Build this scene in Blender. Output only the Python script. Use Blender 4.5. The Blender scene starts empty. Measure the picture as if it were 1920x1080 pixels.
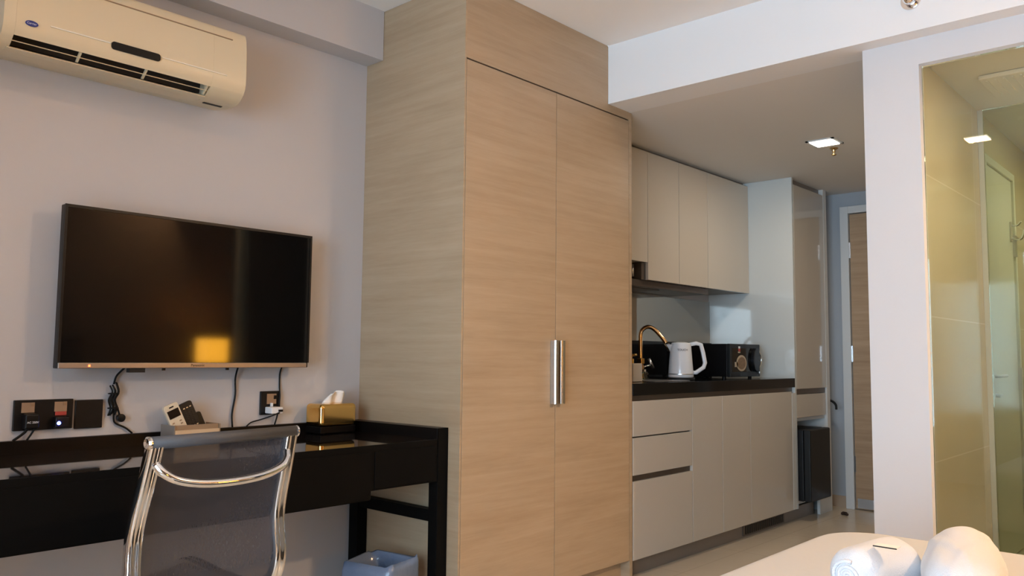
import bpy, bmesh, math, random
from mathutils import Vector, Matrix, noise
PI = math.pi
C = bpy.context.scene.collection
SC = bpy.context.scene

# ------------------------------------------------------------------ camera
CAMROT = [[0.6692778, -0.7429486, 0.0097274], [-0.0673485, -0.0476218, 0.9965924], [0.7399537, 0.6676523, 0.0819087]]
cam_d = bpy.data.cameras.new('camera')
cam_d.sensor_width = 36.0
cam_d.lens = 28.9523
cam_d.clip_start = 0.05
cam = bpy.data.objects.new('camera', cam_d)
C.objects.link(cam)
_r, _u, _f = [Vector(v) for v in CAMROT]
cam.matrix_world = Matrix(((_r.x, _u.x, -_f.x, 0), (_r.y, _u.y, -_f.y, 0), (_r.z, _u.z, -_f.z, 1.02), (0, 0, 0, 1)))
SC.camera = cam

# ------------------------------------------------------------------ exposure, sky, daylight
SC.view_settings.view_transform = 'Standard'
SC.view_settings.look = 'None'
SC.view_settings.gamma = 1.0
SC.view_settings.exposure = 0.12
SC.view_settings.use_curve_mapping = False
wd = bpy.data.worlds.new('daylight_sky')
SC.world = wd
wd.use_nodes = True
wb = wd.node_tree.nodes['Background']
wb.inputs['Color'].default_value = (0.62, 0.83, 1.0, 1)
wb.inputs['Strength'].default_value = 14.5

def portal(loc, sx, sy, rot):
    d = bpy.data.lights.new('window_portal', 'AREA')
    d.shape = 'RECTANGLE'; d.size = sx; d.size_y = sy
    d.cycles.is_portal = True
    o = bpy.data.objects.new('window_portal', d); C.objects.link(o)
    o.location = loc; o.rotation_euler = rot
WX = -1.30                               # inner face of the window wall
WY0, WY1, WZ0, WZ1 = -0.75, 1.42, 0.30, 1.95
portal((WX - 0.13, (WY0 + WY1) / 2, (WZ0 + WZ1) / 2), WZ1 - WZ0, WY1 - WY0, (0, -PI / 2, 0))

def lamp(name, kind, loc, energy, color, size=0.1, rot=(0, 0, 0), spread=None, parent=None):
    d = bpy.data.lights.new(name, kind)
    d.energy = energy; d.color = color
    if kind == 'AREA':
        d.shape = 'SQUARE'; d.size = size
        if spread: d.spread = spread
    else:
        d.shadow_soft_size = size
    o = bpy.data.objects.new(name, d); C.objects.link(o)
    o.location = loc; o.rotation_euler = rot
    return o

# ------------------------------------------------------------------ materials
def newmat(name):
    m = bpy.data.materials.new(name); m.use_nodes = True
    nt = m.node_tree
    return m, nt, nt.nodes['Principled BSDF']
def mat(name, col, rough=0.5, metal=0.0, ior=1.5, coat=0.0, spec=0.5, emit=None, es=0.0, bump=0.0, bscale=200, var=0.0, vscale=3.0, transm=0.0):
    m, nt, b = newmat(name)
    b.inputs['Base Color'].default_value = (*col, 1)
    b.inputs['Roughness'].default_value = rough
    b.inputs['Metallic'].default_value = metal
    b.inputs['IOR'].default_value = ior
    b.inputs['Coat Weight'].default_value = coat
    b.inputs['Coat Roughness'].default_value = 0.04
    b.inputs['Specular IOR Level'].default_value = spec
    b.inputs['Transmission Weight'].default_value = transm
    if emit:
        b.inputs['Emission Color'].default_value = (*emit, 1)
        b.inputs['Emission Strength'].default_value = es
    tc = nt.nodes.new('ShaderNodeTexCoord')
    if bump:
        n = nt.nodes.new('ShaderNodeTexNoise'); n.inputs['Scale'].default_value = bscale
        bp = nt.nodes.new('ShaderNodeBump'); bp.inputs['Strength'].default_value = bump; bp.inputs['Distance'].default_value = 0.002
        nt.links.new(tc.outputs['Object'], n.inputs['Vector']); nt.links.new(n.outputs['Fac'], bp.inputs['Height'])
        nt.links.new(bp.outputs['Normal'], b.inputs['Normal'])
    if var:
        n = nt.nodes.new('ShaderNodeTexNoise'); n.inputs['Scale'].default_value = vscale; n.inputs['Detail'].default_value = 4
        r = nt.nodes.new('ShaderNodeMix'); r.data_type = 'RGBA'
        r.inputs[6].default_value = (*[c * (1 - var) for c in col], 1); r.inputs[7].default_value = (*[min(1, c * (1 + var)) for c in col], 1)
        nt.links.new(tc.outputs['Object'], n.inputs['Vector']); nt.links.new(n.outputs['Fac'], r.inputs[0])
        nt.links.new(r.outputs[2], b.inputs['Base Color'])
    return m

def wood(name, c_dark, c_mid, c_light, rough=0.45, along='XY', zs=38.0, coat=0.0):
    """oak-look laminate: fine streaks that run horizontally (or along one named axis)"""
    m, nt, b = newmat(name)
    tc = nt.nodes.new('ShaderNodeTexCoord')
    def nz(sc, detail, rgh, dist=0.0):
        mp = nt.nodes.new('ShaderNodeMapping'); mp.inputs['Scale'].default_value = sc
        n = nt.nodes.new('ShaderNodeTexNoise'); n.inputs['Scale'].default_value = 1.0
        n.inputs['Detail'].default_value = detail; n.inputs['Roughness'].default_value = rgh; n.inputs['Distortion'].default_value = dist
        nt.links.new(tc.outputs['Object'], mp.inputs['Vector']); nt.links.new(mp.outputs['Vector'], n.inputs['Vector'])
        return n
    if along == 'XY': s1, s2, s3 = (1.6, 1.6, zs), (0.9, 0.9, 5.0), (14, 14, 260)
    elif along == 'Z': s1, s2, s3 = (zs, zs, 1.6), (5, 5, .9), (260, 260, 14)
    n1, n2, n3 = nz(s1, 5, 0.6, 0.3), nz(s2, 3, 0.55, 0.8), nz(s3, 2, 0.5)
    add = nt.nodes.new('ShaderNodeMath'); add.operation = 'MULTIPLY_ADD'; add.inputs[1].default_value = 0.5
    mul = nt.nodes.new('ShaderNodeMath'); mul.operation = 'MULTIPLY'; mul.inputs[1].default_value = 0.38
    nt.links.new(n2.outputs['Fac'], mul.inputs[0])
    nt.links.new(n1.outputs['Fac'], add.inputs[0]); nt.links.new(mul.outputs[0], add.inputs[2])
    add2 = nt.nodes.new('ShaderNodeMath'); add2.operation = 'MULTIPLY_ADD'; add2.inputs[1].default_value = 0.16
    nt.links.new(n3.outputs['Fac'], add2.inputs[0]); nt.links.new(add.outputs[0], add2.inputs[2])
    cr = nt.nodes.new('ShaderNodeValToRGB')
    cr.color_ramp.elements[0].position = 0.36; cr.color_ramp.elements[0].color = (*c_dark, 1)
    cr.color_ramp.elements[1].position = 0.68; cr.color_ramp.elements[1].color = (*c_light, 1)
    e = cr.color_ramp.elements.new(0.52); e.color = (*c_mid, 1)
    nt.links.new(add2.outputs[0], cr.inputs['Fac']); nt.links.new(cr.outputs['Color'], b.inputs['Base Color'])
    b.inputs['Roughness'].default_value = rough; b.inputs['Coat Weight'].default_value = coat
    bp = nt.nodes.new('ShaderNodeBump'); bp.inputs['Strength'].default_value = 0.15; bp.inputs['Distance'].default_value = 0.001
    nt.links.new(n1.outputs['Fac'], bp.inputs['Height']); nt.links.new(bp.outputs['Normal'], b.inputs['Normal'])
    return m

def glassmat(name, tint, refl=1.0, rough=0.0):
    """thin clear pane: Fresnel reflection over tinted transparency"""
    m = bpy.data.materials.new(name); m.use_nodes = True
    nt = m.node_tree; nt.nodes.clear()
    out = nt.nodes.new('ShaderNodeOutputMaterial')
    tr = nt.nodes.new('ShaderNodeBsdfTransparent'); tr.inputs['Color'].default_value = (*tint, 1)
    gl = nt.nodes.new('ShaderNodeBsdfGlossy'); gl.inputs['Roughness'].default_value = rough
    gl.inputs['Color'].default_value = (refl, refl, refl, 1)
    fr = nt.nodes.new('ShaderNodeFresnel'); fr.inputs['IOR'].default_value = 1.5
    mx = nt.nodes.new('ShaderNodeMixShader')
    nt.links.new(fr.outputs[0], mx.inputs[0]); nt.links.new(tr.outputs[0], mx.inputs[1]); nt.links.new(gl.outputs[0], mx.inputs[2])
    nt.links.new(mx.outputs[0], out.inputs['Surface'])
    return m

def tilemat(name, c1, c2, mortar, w, h, rough=0.25, axes='XY', msize=0.003, scale=1.0):
    m, nt, b = newmat(name)
    tc = nt.nodes.new('ShaderNodeTexCoord')
    sep = nt.nodes.new('ShaderNodeSeparateXYZ'); cmb = nt.nodes.new('ShaderNodeCombineXYZ')
    nt.links.new(tc.outputs['Object'], sep.inputs[0])
    nt.links.new(sep.outputs['XYZ'.index(axes[0])], cmb.inputs[0]); nt.links.new(sep.outputs['XYZ'.index(axes[1])], cmb.inputs[1])
    br = nt.nodes.new('ShaderNodeTexBrick')
    br.offset = 0.0; br.inputs['Scale'].default_value = scale
    br.inputs['Brick Width'].default_value = w; br.inputs['Row Height'].default_value = h
    br.inputs['Mortar Size'].default_value = msize; br.inputs['Mortar Smooth'].default_value = 0.1
    n = nt.nodes.new('ShaderNodeTexNoise'); n.inputs['Scale'].default_value = 5; n.inputs['Detail'].default_value = 6
    nt.links.new(tc.outputs['Object'], n.inputs['Vector'])
    mx = nt.nodes.new('ShaderNodeMix'); mx.data_type = 'RGBA'
    mx.inputs[6].default_value = (*c1, 1); mx.inputs[7].default_value = (*c2, 1)
    nt.links.new(n.outputs['Fac'], mx.inputs[0])
    nt.links.new(mx.outputs[2], br.inputs['Color1']); nt.links.new(mx.outputs[2], br.inputs['Color2'])
    br.inputs['Mortar'].default_value = (*mortar, 1)
    nt.links.new(cmb.outputs[0], br.inputs['Vector']); nt.links.new(br.outputs['Color'], b.inputs['Base Color'])
    b.inputs['Roughness'].default_value = rough
    return m

def meshfabric(name, col, openness):
    m, nt, b = newmat(name)
    b.inputs['Base Color'].default_value = (*col, 1); b.inputs['Roughness'].default_value = 0.55
    tc = nt.nodes.new('ShaderNodeTexCoord')
    wv = nt.nodes.new('ShaderNodeTexNoise'); wv.inputs['Scale'].default_value = 420
    mp = nt.nodes.new('ShaderNodeMapping'); mp.inputs['Scale'].default_value = (1, 1, 0.25)
    nt.links.new(tc.outputs['Object'], mp.inputs['Vector']); nt.links.new(mp.outputs['Vector'], wv.inputs['Vector'])
    mx = nt.nodes.new('ShaderNodeMix'); mx.data_type = 'RGBA'
    mx.inputs[6].default_value = (*[c * .9 for c in col], 1); mx.inputs[7].default_value = (*[c * 1.12 for c in col], 1)
    nt.links.new(wv.outputs['Fac'], mx.inputs[0]); nt.links.new(mx.outputs[2], b.inputs['Base Color'])
    tr = nt.nodes.new('ShaderNodeBsdfTransparent')
    ms = nt.nodes.new('ShaderNodeMixShader'); ms.inputs[0].default_value = openness
    out = nt.nodes['Material Output']
    nt.links.new(b.outputs[0], ms.inputs[1]); nt.links.new(tr.outputs[0], ms.inputs[2]); nt.links.new(ms.outputs[0], out.inputs['Surface'])
    return m

M = {}
M['white'] = mat('white_paint', (0.80, 0.81, 0.82), 0.75, bump=0.05, bscale=300, var=0.012)
M['wall'] = mat('mauve_grey_wallpaper', (0.515, 0.505, 0.515), 0.8, bump=0.12, bscale=500, var=0.02, vscale=2)
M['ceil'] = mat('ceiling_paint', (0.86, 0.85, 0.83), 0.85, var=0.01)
M['pillar'] = mat('dimmed_white_paint', (0.66, 0.66, 0.675), 0.75, bump=0.05, bscale=300, var=0.012)  # same white paint as the header, darkened to stand for weaker light
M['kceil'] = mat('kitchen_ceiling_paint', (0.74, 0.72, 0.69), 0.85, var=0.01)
M['oak'] = wood('pale_oak_laminate', (0.36, 0.262, 0.165), (0.41, 0.308, 0.200), (0.45, 0.345, 0.232))
M['oakdoor'] = wood('entrance_door_oak', (0.34, 0.22, 0.13), (0.42, 0.29, 0.18), (0.48, 0.34, 0.22))
M['lightwood'] = wood('light_wood', (0.50, 0.36, 0.22), (0.60, 0.45, 0.29), (0.68, 0.52, 0.35), zs=90)
M['brownwood'] = wood('brown_wood', (0.24, 0.15, 0.085), (0.30, 0.20, 0.12), (0.36, 0.25, 0.16), zs=90)
M['darkpanel'] = wood('dark_walnut_panel', (0.03, 0.017, 0.010), (0.05, 0.03, 0.018), (0.075, 0.045, 0.028), rough=0.5)
M['seam'] = mat('dark_gap', (0.05, 0.028, 0.015), 0.8)
M['chrome'] = mat('chrome', (0.82, 0.83, 0.85), 0.06, 1.0)
M['steel'] = mat('brushed_steel', (0.62, 0.62, 0.63), 0.28, 1.0)
M['alu'] = mat('brushed_aluminium', (0.60, 0.60, 0.60), 0.22, 1.0)
M['gold'] = mat('polished_gold', (0.86, 0.55, 0.18), 0.12, 1.0)
M['copper'] = mat('polished_copper_gold', (0.85, 0.52, 0.25), 0.12, 1.0)
M['brass'] = mat('brass', (0.65, 0.48, 0.25), 0.25, 1.0)
M['lacquer'] = mat('black_lacquer', (0.012, 0.010, 0.010), 0.035, ior=1.8)
M['blacksatin'] = mat('black_satin_wood', (0.0035, 0.0035, 0.0035), 0.5, spec=0.07)
M['blackwood'] = mat('black_stained_rail', (0.005, 0.0038, 0.0035), 0.35, spec=0.15)
M['blackplastic'] = mat('black_plastic', (0.006, 0.006, 0.007), 0.35, spec=0.25)
M['greyplastic'] = mat('dark_grey_plastic', (0.014, 0.015, 0.016), 0.45, spec=0.25)
M['screen'] = mat('glossy_screen', (0.004, 0.004, 0.004), 0.06, ior=1.42)
M['bezel'] = mat('silver_bronze_bezel', (0.38, 0.33, 0.30), 0.35, 0.8)
M['acwhite'] = mat('ivory_ac_plastic', (0.66, 0.57, 0.40), 0.32)
M['trimline'] = mat('pale_gloss_trim', (0.85, 0.80, 0.68), 0.15, 0.3)
M['acdark'] = mat('ac_dark_interior', (0.012, 0.010, 0.009), 0.6)
M['gloss'] = mat('beige_gloss_lacquer', (0.60, 0.55, 0.48), 0.16, coat=0.3)
M['tallgloss'] = mat('taupe_gloss_lacquer', (0.56, 0.51, 0.44), 0.10, coat=0.5)
M['panel'] = mat('pale_grey_gloss_panel', (0.64, 0.67, 0.66), 0.07, coat=0.4)
M['edge'] = mat('white_edge_board', (0.72, 0.72, 0.70), 0.35)
M['cabin'] = mat('grey_carcass', (0.30, 0.28, 0.25), 0.5)
M['cabwhite'] = mat('white_cabinet_carcass', (0.62, 0.64, 0.66), 0.4)
M['bsplash'] = mat('grey_mirror_glass_backsplash', (0.42, 0.40, 0.36), 0.03, 0.65, coat=0.4)
M['stone'] = mat('black_stone', (0.006, 0.006, 0.007), 0.10, spec=0.25, var=0.2, vscale=80)
M['gola'] = mat('bronze_profile', (0.16, 0.13, 0.11), 0.4, 0.7)
M['kick'] = mat('taupe_plinth', (0.24, 0.20, 0.17), 0.35)
M['hood'] = mat('dark_hood_metal', (0.12, 0.10, 0.09), 0.3, 0.5)
M['floor'] = tilemat('beige_floor_tile', (0.62, 0.53, 0.41), (0.70, 0.60, 0.47), (0.56, 0.48, 0.37), 0.6, 0.6, 0.22, 'XY', 0.0025)
M['btile'] = tilemat('bathroom_tile', (0.62, 0.53, 0.36), (0.68, 0.59, 0.42), (0.76, 0.68, 0.52), 1.2, 0.6, 0.16, 'XZ', 0.003)
M['btile2'] = tilemat('bathroom_tile_end', (0.60, 0.54, 0.42), (0.64, 0.58, 0.46), (0.76, 0.68, 0.52), 0.6, 0.6, 0.16, 'YZ', 0.003)
M['bceil'] = mat('bathroom_ceiling_paint', (0.74, 0.69, 0.56), 0.8)
M['frame'] = mat('white_door_frame', (0.66, 0.68, 0.69), 0.4)
M['bframe'] = mat('pale_bathroom_door', (0.62, 0.62, 0.54), 0.35)
M['glass'] = glassmat('clear_glass', (0.97, 0.98, 0.96))
M['winglass'] = glassmat('window_glass', (0.97, 0.98, 1.0))
M['gglass'] = glassmat('green_tinted_glass', (0.82, 0.89, 0.82))
M['mesh'] = meshfabric('grey_chair_mesh', (0.040, 0.041, 0.053), 0.20)
M['roll'] = mat('grey_vinyl_roll', (0.060, 0.062, 0.070), 0.45, bump=0.3, bscale=900)
M['plasticbag'] = mat('translucent_blue_bag', (0.15, 0.21, 0.33), 0.16, bump=1.0, bscale=60)
M['binmat'] = mat('grey_bin', (0.42, 0.45, 0.50), 0.4)
M['bed'] = mat('cream_bed_sheet', (0.56, 0.57, 0.575), 0.85, bump=0.2, bscale=60)
M['base'] = mat('dark_bed_base', (0.10, 0.085, 0.07), 0.7)
M['towel'] = mat('white_terry_towel', (0.70, 0.71, 0.74), 0.95, bump=0.9, bscale=420)
M['paper'] = mat('white_tissue', (0.82, 0.80, 0.76), 0.9)
M['kettle'] = mat('white_kettle_plastic', (0.74, 0.75, 0.78), 0.22, coat=0.4)
M['whitepl'] = mat('white_plastic', (0.78, 0.79, 0.80), 0.4)
M['remote'] = mat('cream_plastic', (0.66, 0.57, 0.43), 0.45)
M['bronze'] = mat('bronze_socket_insert', (0.36, 0.27, 0.20), 0.35, 0.5)
M['red'] = mat('red_switch', (0.42, 0.05, 0.04), 0.4)
M['blue'] = mat('blue_badge', (0.02, 0.03, 0.20), 0.3)
M['pale'] = mat('pale_print', (0.62, 0.66, 0.80), 0.5)
M['black'] = mat('black_print', (0.006, 0.006, 0.006), 0.4, spec=0.2)
M['redled'] = mat('red_standby_led', (0.5, 0.02, 0.0), 0.4, emit=(1, 0.08, 0.02), es=9)
M['blueled'] = mat('blue_charger_led', (0.05, 0.1, 0.9), 0.4, emit=(0.06, 0.10, 1.0), es=45)
M['diffw'] = mat('lit_diffuser_white', (0.9, 0.88, 0.8), 0.5, emit=(1.0, 0.93, 0.80), es=7)
M['shade'] = mat('warm_lamp_shade', (0.8, 0.6, 0.35), 0.8, emit=(1.0, 0.44, 0.03), es=26.0)
M['curtain'] = mat('grey_curtain', (0.35, 0.34, 0.34), 0.9)
M['food'] = mat('food_print', (0.22, 0.13, 0.06), 0.4, var=0.6, vscale=60)
M['foodring'] = mat('beige_print', (0.50, 0.40, 0.28), 0.4)

# ------------------------------------------------------------------ builders
ABS = {}
def tag(o, label=None, cat=None, group=None, kind=None):
    if label: o['label'] = label
    if cat: o['category'] = cat
    if group: o['group'] = group
    if kind: o['kind'] = kind
    return o
def thing(name, label, cat, loc=(0, 0, 0), group=None):
    o = bpy.data.objects.new(name, None); C.objects.link(o)
    o.empty_display_size = 0.05
    o.location = loc; ABS[o.name] = Vector(loc)
    return tag(o, label, cat, group)
def link(name, me, m, parent=None, smooth=False, origin=None):
    vs = [v.co for v in me.vertices]
    if origin is None:
        lo = Vector((min(v.x for v in vs), min(v.y for v in vs), min(v.z for v in vs)))
        hi = Vector((max(v.x for v in vs), max(v.y for v in vs), max(v.z for v in vs)))
        origin = (lo + hi) / 2; origin.z = lo.z
    origin = Vector(origin)
    me.transform(Matrix.Translation(-origin))
    me.materials.append(m)
    o = bpy.data.objects.new(name, me); C.objects.link(o)
    if smooth:
        for p in me.polygons: p.use_smooth = True
    if parent is not None:
        o.parent = parent; o.location = origin - ABS[parent.name]
    else:
        o.location = origin
    ABS[o.name] = origin.copy()
    return o
def from_bm(name, bm, m, parent=None, smooth=False, bevel=0.0, seg=2):
    bmesh.ops.recalc_face_normals(bm, faces=bm.faces)
    me = bpy.data.meshes.new(name); bm.to_mesh(me); bm.free()
    o = link(name, me, m, parent, smooth)
    if bevel:
        md = o.modifiers.new('bevel', 'BEVEL'); md.width = bevel; md.segments = seg; md.limit_method = 'ANGLE'
        for p in me.polygons: p.use_smooth = True
        md.harden_normals = True
    return o
def bm_box(bm, x0, x1, y0, y1, z0, z1, mtx=None):
    vs = [bm.verts.new(p) for p in ((x0, y0, z0), (x1, y0, z0), (x1, y1, z0), (x0, y1, z0), (x0, y0, z1), (x1, y0, z1), (x1, y1, z1), (x0, y1, z1))]
    for f in ((3, 2, 1, 0), (4, 5, 6, 7), (0, 1, 5, 4), (1, 2, 6, 5), (2, 3, 7, 6), (3, 0, 4, 7)):
        bm.faces.new([vs[i] for i in f])
    if mtx is not None:
        for v in vs: v.co = mtx @ v.co
    return vs
def box(name, x0, x1, y0, y1, z0, z1, m, parent=None, bevel=0.0, seg=2):
    bm = bmesh.new(); bm_box(bm, x0, x1, y0, y1, z0, z1)
    return from_bm(name, bm, m, parent, bevel=bevel, seg=seg)
def boxes(name, lst, m, parent=None, bevel=0.0):
    bm = bmesh.new()
    for b in lst: bm_box(bm, *b)
    return from_bm(name, bm, m, parent, bevel=bevel)
def struct(o):
    o['kind'] = 'structure'; return o
def smooth_path(pts, n=6):
    pts = [Vector(p) for p in pts]; out = []
    P = [2 * pts[0] - pts[1]] + pts + [2 * pts[-1] - pts[-2]]
    for i in range(1, len(P) - 2):
        a, b, c, d = P[i - 1], P[i], P[i + 1], P[i + 2]
        for k in range(n):
            t = k / n
            out.append(0.5 * ((2 * b) + (c - a) * t + (2 * a - 5 * b + 4 * c - d) * t * t + (3 * b - a - 3 * c + d) * t ** 3))
    out.append(pts[-1]); return out
def bm_tube(bm, pts, r, seg=10, prof=None, cap=True, upv=None):
    """sweep a circle (radius r or one per point) or a 2-D profile along pts"""
    pts = [Vector(p) for p in pts]; n = len(pts); rings = []
    t0 = (pts[1] - pts[0]).normalized()
    if upv is None:
        upv = Vector((0, 0, 1)) if abs(t0.z) < 0.9 else Vector((1, 0, 0))
    nrm = (upv - t0 * upv.dot(t0)).normalized()
    for i in range(n):
        t = (pts[min(i + 1, n - 1)] - pts[max(i - 1, 0)]).normalized()
        nrm = (nrm - t * nrm.dot(t)).normalized(); bn = t.cross(nrm)
        rr = r[i] if isinstance(r, (list, tuple)) else r
        if prof: ring = [bm.verts.new(pts[i] + nrm * p[0] * rr + bn * p[1] * rr) for p in prof]
        else: ring = [bm.verts.new(pts[i] + nrm * math.cos(2 * PI * k / seg) * rr + bn * math.sin(2 * PI * k / seg) * rr) for k in range(seg)]
        rings.append(ring)
    m_ = len(rings[0])
    for a, b in zip(rings, rings[1:]):
        for k in range(m_): bm.faces.new((a[k], a[(k + 1) % m_], b[(k + 1) % m_], b[k]))
    if cap:
        bm.faces.new(list(reversed(rings[0]))); bm.faces.new(rings[-1])
def tube(name, pts, r, m, parent=None, seg=10, smooth=True, prof=None, sm=0, upv=None):
    bm = bmesh.new(); bm_tube(bm, smooth_path(pts, sm) if sm else pts, r, seg, prof, upv=upv)
    return from_bm(name, bm, m, parent, smooth=smooth)
def lathe(name, prof, centre, m, parent=None, seg=32, axis='Z', smooth=True):
    bm = bmesh.new(); rings = []
    for (r, z) in prof:
        ring = []
        for k in range(seg):
            a = 2 * PI * k / seg; p = Vector((math.cos(a) * r, math.sin(a) * r, z))
            if axis == 'Y': p = Vector((p.x, -p.z, p.y))
            if axis == 'X': p = Vector((-p.z, p.x, p.y))
            ring.append(bm.verts.new(p + Vector(centre)))
        rings.append(ring)
    for a, b in zip(rings, rings[1:]):
        for k in range(seg): bm.faces.new((a[k], a[(k + 1) % seg], b[(k + 1) % seg], b[k]))
    bm.faces.new(rings[0]); bm.faces.new(rings[-1])
    bmesh.ops.remove_doubles(bm, verts=bm.verts, dist=1e-6)
    o = from_bm(name, bm, m, parent, smooth=False)
    if smooth:
        for p in o.data.polygons: p.use_smooth = True
        md = o.modifiers.new('es', 'EDGE_SPLIT'); md.split_angle = math.radians(38)
    return o
def prism_x(name, prof, x0, x1, m, parent=None, bevel=0.0):
    """closed (y, z) outline extruded along X"""
    bm = bmesh.new()
    a = [bm.verts.new((x0, y, z)) for y, z in prof]; b = [bm.verts.new((x1, y, z)) for y, z in prof]
    n = len(prof)
    for i in range(n): bm.faces.new((a[i], a[(i + 1) % n], b[(i + 1) % n], b[i]))
    bm.faces.new(list(reversed(a))); bm.faces.new(b)
    o = from_bm(name, bm, m, parent, bevel=bevel)
    if n > 20:
        for p in o.data.polygons: p.use_smooth = True
        o.modifiers.new('es', 'EDGE_SPLIT').split_angle = math.radians(32)
    return o
def prism_y(name, prof, y0, y1, m, parent=None, bevel=0.0, mtx=None):
    """closed (x, z) outline extruded along Y"""
    bm = bmesh.new()
    a = [bm.verts.new((x, y0, z)) for x, z in prof]; b = [bm.verts.new((x, y1, z)) for x, z in prof]
    n = len(prof)
    for i in range(n): bm.faces.new((a[i], a[(i + 1) % n], b[(i + 1) % n], b[i]))
    bm.faces.new(list(reversed(a))); bm.faces.new(b)
    if mtx is not None: bm.transform(mtx)
    return from_bm(name, bm, m, parent, bevel=bevel)
def ellipse(cx, cz, rx, rz, n=28, a0=0.0):
    return [(cx + rx * math.cos(2 * PI * k / n + a0), cz + rz * math.sin(2 * PI * k / n + a0)) for k in range(n)]
def rrect(x0, x1, z0, z1, r, n=5):
    out = []
    for cx, cz, a in ((x1 - r, z1 - r, 0), (x0 + r, z1 - r, PI / 2), (x0 + r, z0 + r, PI), (x1 - r, z0 + r, 1.5 * PI)):
        for k in range(n + 1):
            t = a + PI / 2 * k / n; out.append((cx + r * math.cos(t), cz + r * math.sin(t)))
    return out
def text(name, s, size, m, parent, mtx, extrude=0.0003):
    cu = bpy.data.curves.new(name, 'FONT'); cu.body = s; cu.size = size; cu.extrude = extrude
    cu.align_x = 'CENTER'; cu.align_y = 'CENTER'
    tmp = bpy.data.objects.new(name + '_tmp', cu); C.objects.link(tmp)
    dg = bpy.context.evaluated_depsgraph_get(); dg.update()
    me = bpy.data.meshes.new_from_object(tmp.evaluated_get(dg))
    bpy.data.objects.remove(tmp); bpy.data.curves.remove(cu)
    me.materials.clear(); me.transform(mtx)
    return link(name, me, m, parent)
def face_ny(x, y, z):        # text plane facing -Y
    return Matrix.Translation((x, y, z)) @ Matrix.Rotation(PI / 2, 4, 'X')

# ------------------------------------------------------------------ the room
ZC, ZK, ZB = 2.465, 2.188, 2.29           # main, kitchen and bathroom ceilings
WV = 2.78                                 # television wall plane
HX = 3.069                                # face of the dropped header
struct(box('floor', WX, 5.95, -1.15, 2.90, -0.08, 0.0, M['floor']))
struct(box('ceiling', WX, HX, -1.15, WV, ZC, ZC + 0.08, M['ceil']))
struct(boxes('wall_left', [(WX, 5.95, WV, WV + 0.12, 0, ZC + 0.08)], M['wall']))
struct(box('trim_1', WX, 2.136, 2.67, WV, 2.252, ZC, M['wall']))
struct(boxes('wall_header', [(HX, 3.25, -1.15, 2.179, ZK, ZC + 0.08)], M['white']))
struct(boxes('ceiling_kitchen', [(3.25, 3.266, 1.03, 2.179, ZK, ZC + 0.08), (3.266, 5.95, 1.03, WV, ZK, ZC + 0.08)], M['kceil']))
struct(boxes('wall_pillar', [(3.15, 3.20, 0.862, 1.059, 0, ZK)], M['pillar']))
struct(box('trim_2', 3.15, 3.20, -0.2, 0.862, 2.091, ZK, M['pillar']))
struct(box('wall_corridor', 3.20, 5.85, 1.0, 1.059, 0, ZB, M['btile']))
struct(box('wall_back', 5.85, 5.95, -0.25, WV, 0, ZK, mat('cool_grey_paint', (0.42, 0.45, 0.49), 0.75)))
struct(box('wall_bathroom_end', 5.80, 5.85, -0.2, 1.0, 0, ZB, M['btile2']))
struct(box('wall_bathroom_side', 3.15, 5.85, -0.25, -0.2, 0, ZB, M['btile']))
struct(box('ceiling_bathroom', 3.25, 5.85, -0.2, 1.03, ZB, ZB + 0.06, M['bceil']))
struct(box('wall_niche', 3.62, 3.70, -1.15, -0.25, 0, ZK, M['darkpanel']))
struct(box('ceiling_niche', 3.25, 3.70, -1.15, -0.25, ZK, ZK + 0.06, M['white']))
struct(box('wall_right', WX, 3.70, -1.25, -1.15, 0, ZC + 0.08, mat('brown_headboard_wall', (0.11, 0.075, 0.05), 0.8)))
struct(boxes('wall_window', [(WX - 0.12, WX, -1.25, WY0, 0, ZC + .08), (WX - 0.12, WX, WY1, WV + .12, 0, ZC + .08),
                             (WX - 0.12, WX, WY0, WY1, 0, WZ0), (WX - 0.12, WX, WY0, WY1, WZ1, ZC + .08)], M['white']))
wr = struct(boxes('window_1', [(WX - .10, WX - .04, WY0, WY0 + .05, WZ0, WZ1), (WX - .10, WX - .04, WY1 - .05, WY1, WZ0, WZ1),
                      (WX - .10, WX - .04, WY0, WY1, WZ0, WZ0 + .05), (WX - .10, WX - .04, WY0, WY1, WZ1 - .05, WZ1),
                      (WX - .10, WX - .04, 0.66, 0.72, WZ0, WZ1)], M['frame']))
box('window_pane', WX - .075, WX - .069, WY0 + .05, WY1 - .05, WZ0 + .05, WZ1 - .05, M['winglass'], wr)
struct(box('baseboard_back', 5.838, 5.85, 2.145, 2.775, 0, 0.077, mat('beige_skirting_tile', (0.48, 0.36, 0.26), 0.3)))
# entrance door at the end of the corridor
d1 = struct(box('door_1', 5.815, 5.845, 1.20, 2.072, 0.006, 2.028, M['oakdoor']))
boxes('door_frame', [(5.80, 5.85, 2.078, 2.135, 0, 2.085), (5.80, 5.85, 1.14, 1.195, 0, 2.085), (5.80, 5.85, 1.195, 2.078, 2.034, 2.085)], M['frame'], d1, bevel=0.003)
boxes('kick_plate', [(5.811, 5.8155, 1.22, 2.06, 0.012, 0.075)], M['steel'], d1)
for z in (1.72, 1.0, 0.25): box('hinge', 5.806, 5.816, 2.066, 2.084, z, z + 0.11, M['steel'], d1)
tube('door_handle', [(5.815, 1.27, 1.0), (5.77, 1.27, 1.0), (5.765, 1.29, 1.0), (5.765, 1.39, 1.0)], 0.009, M['steel'], d1)
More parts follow.
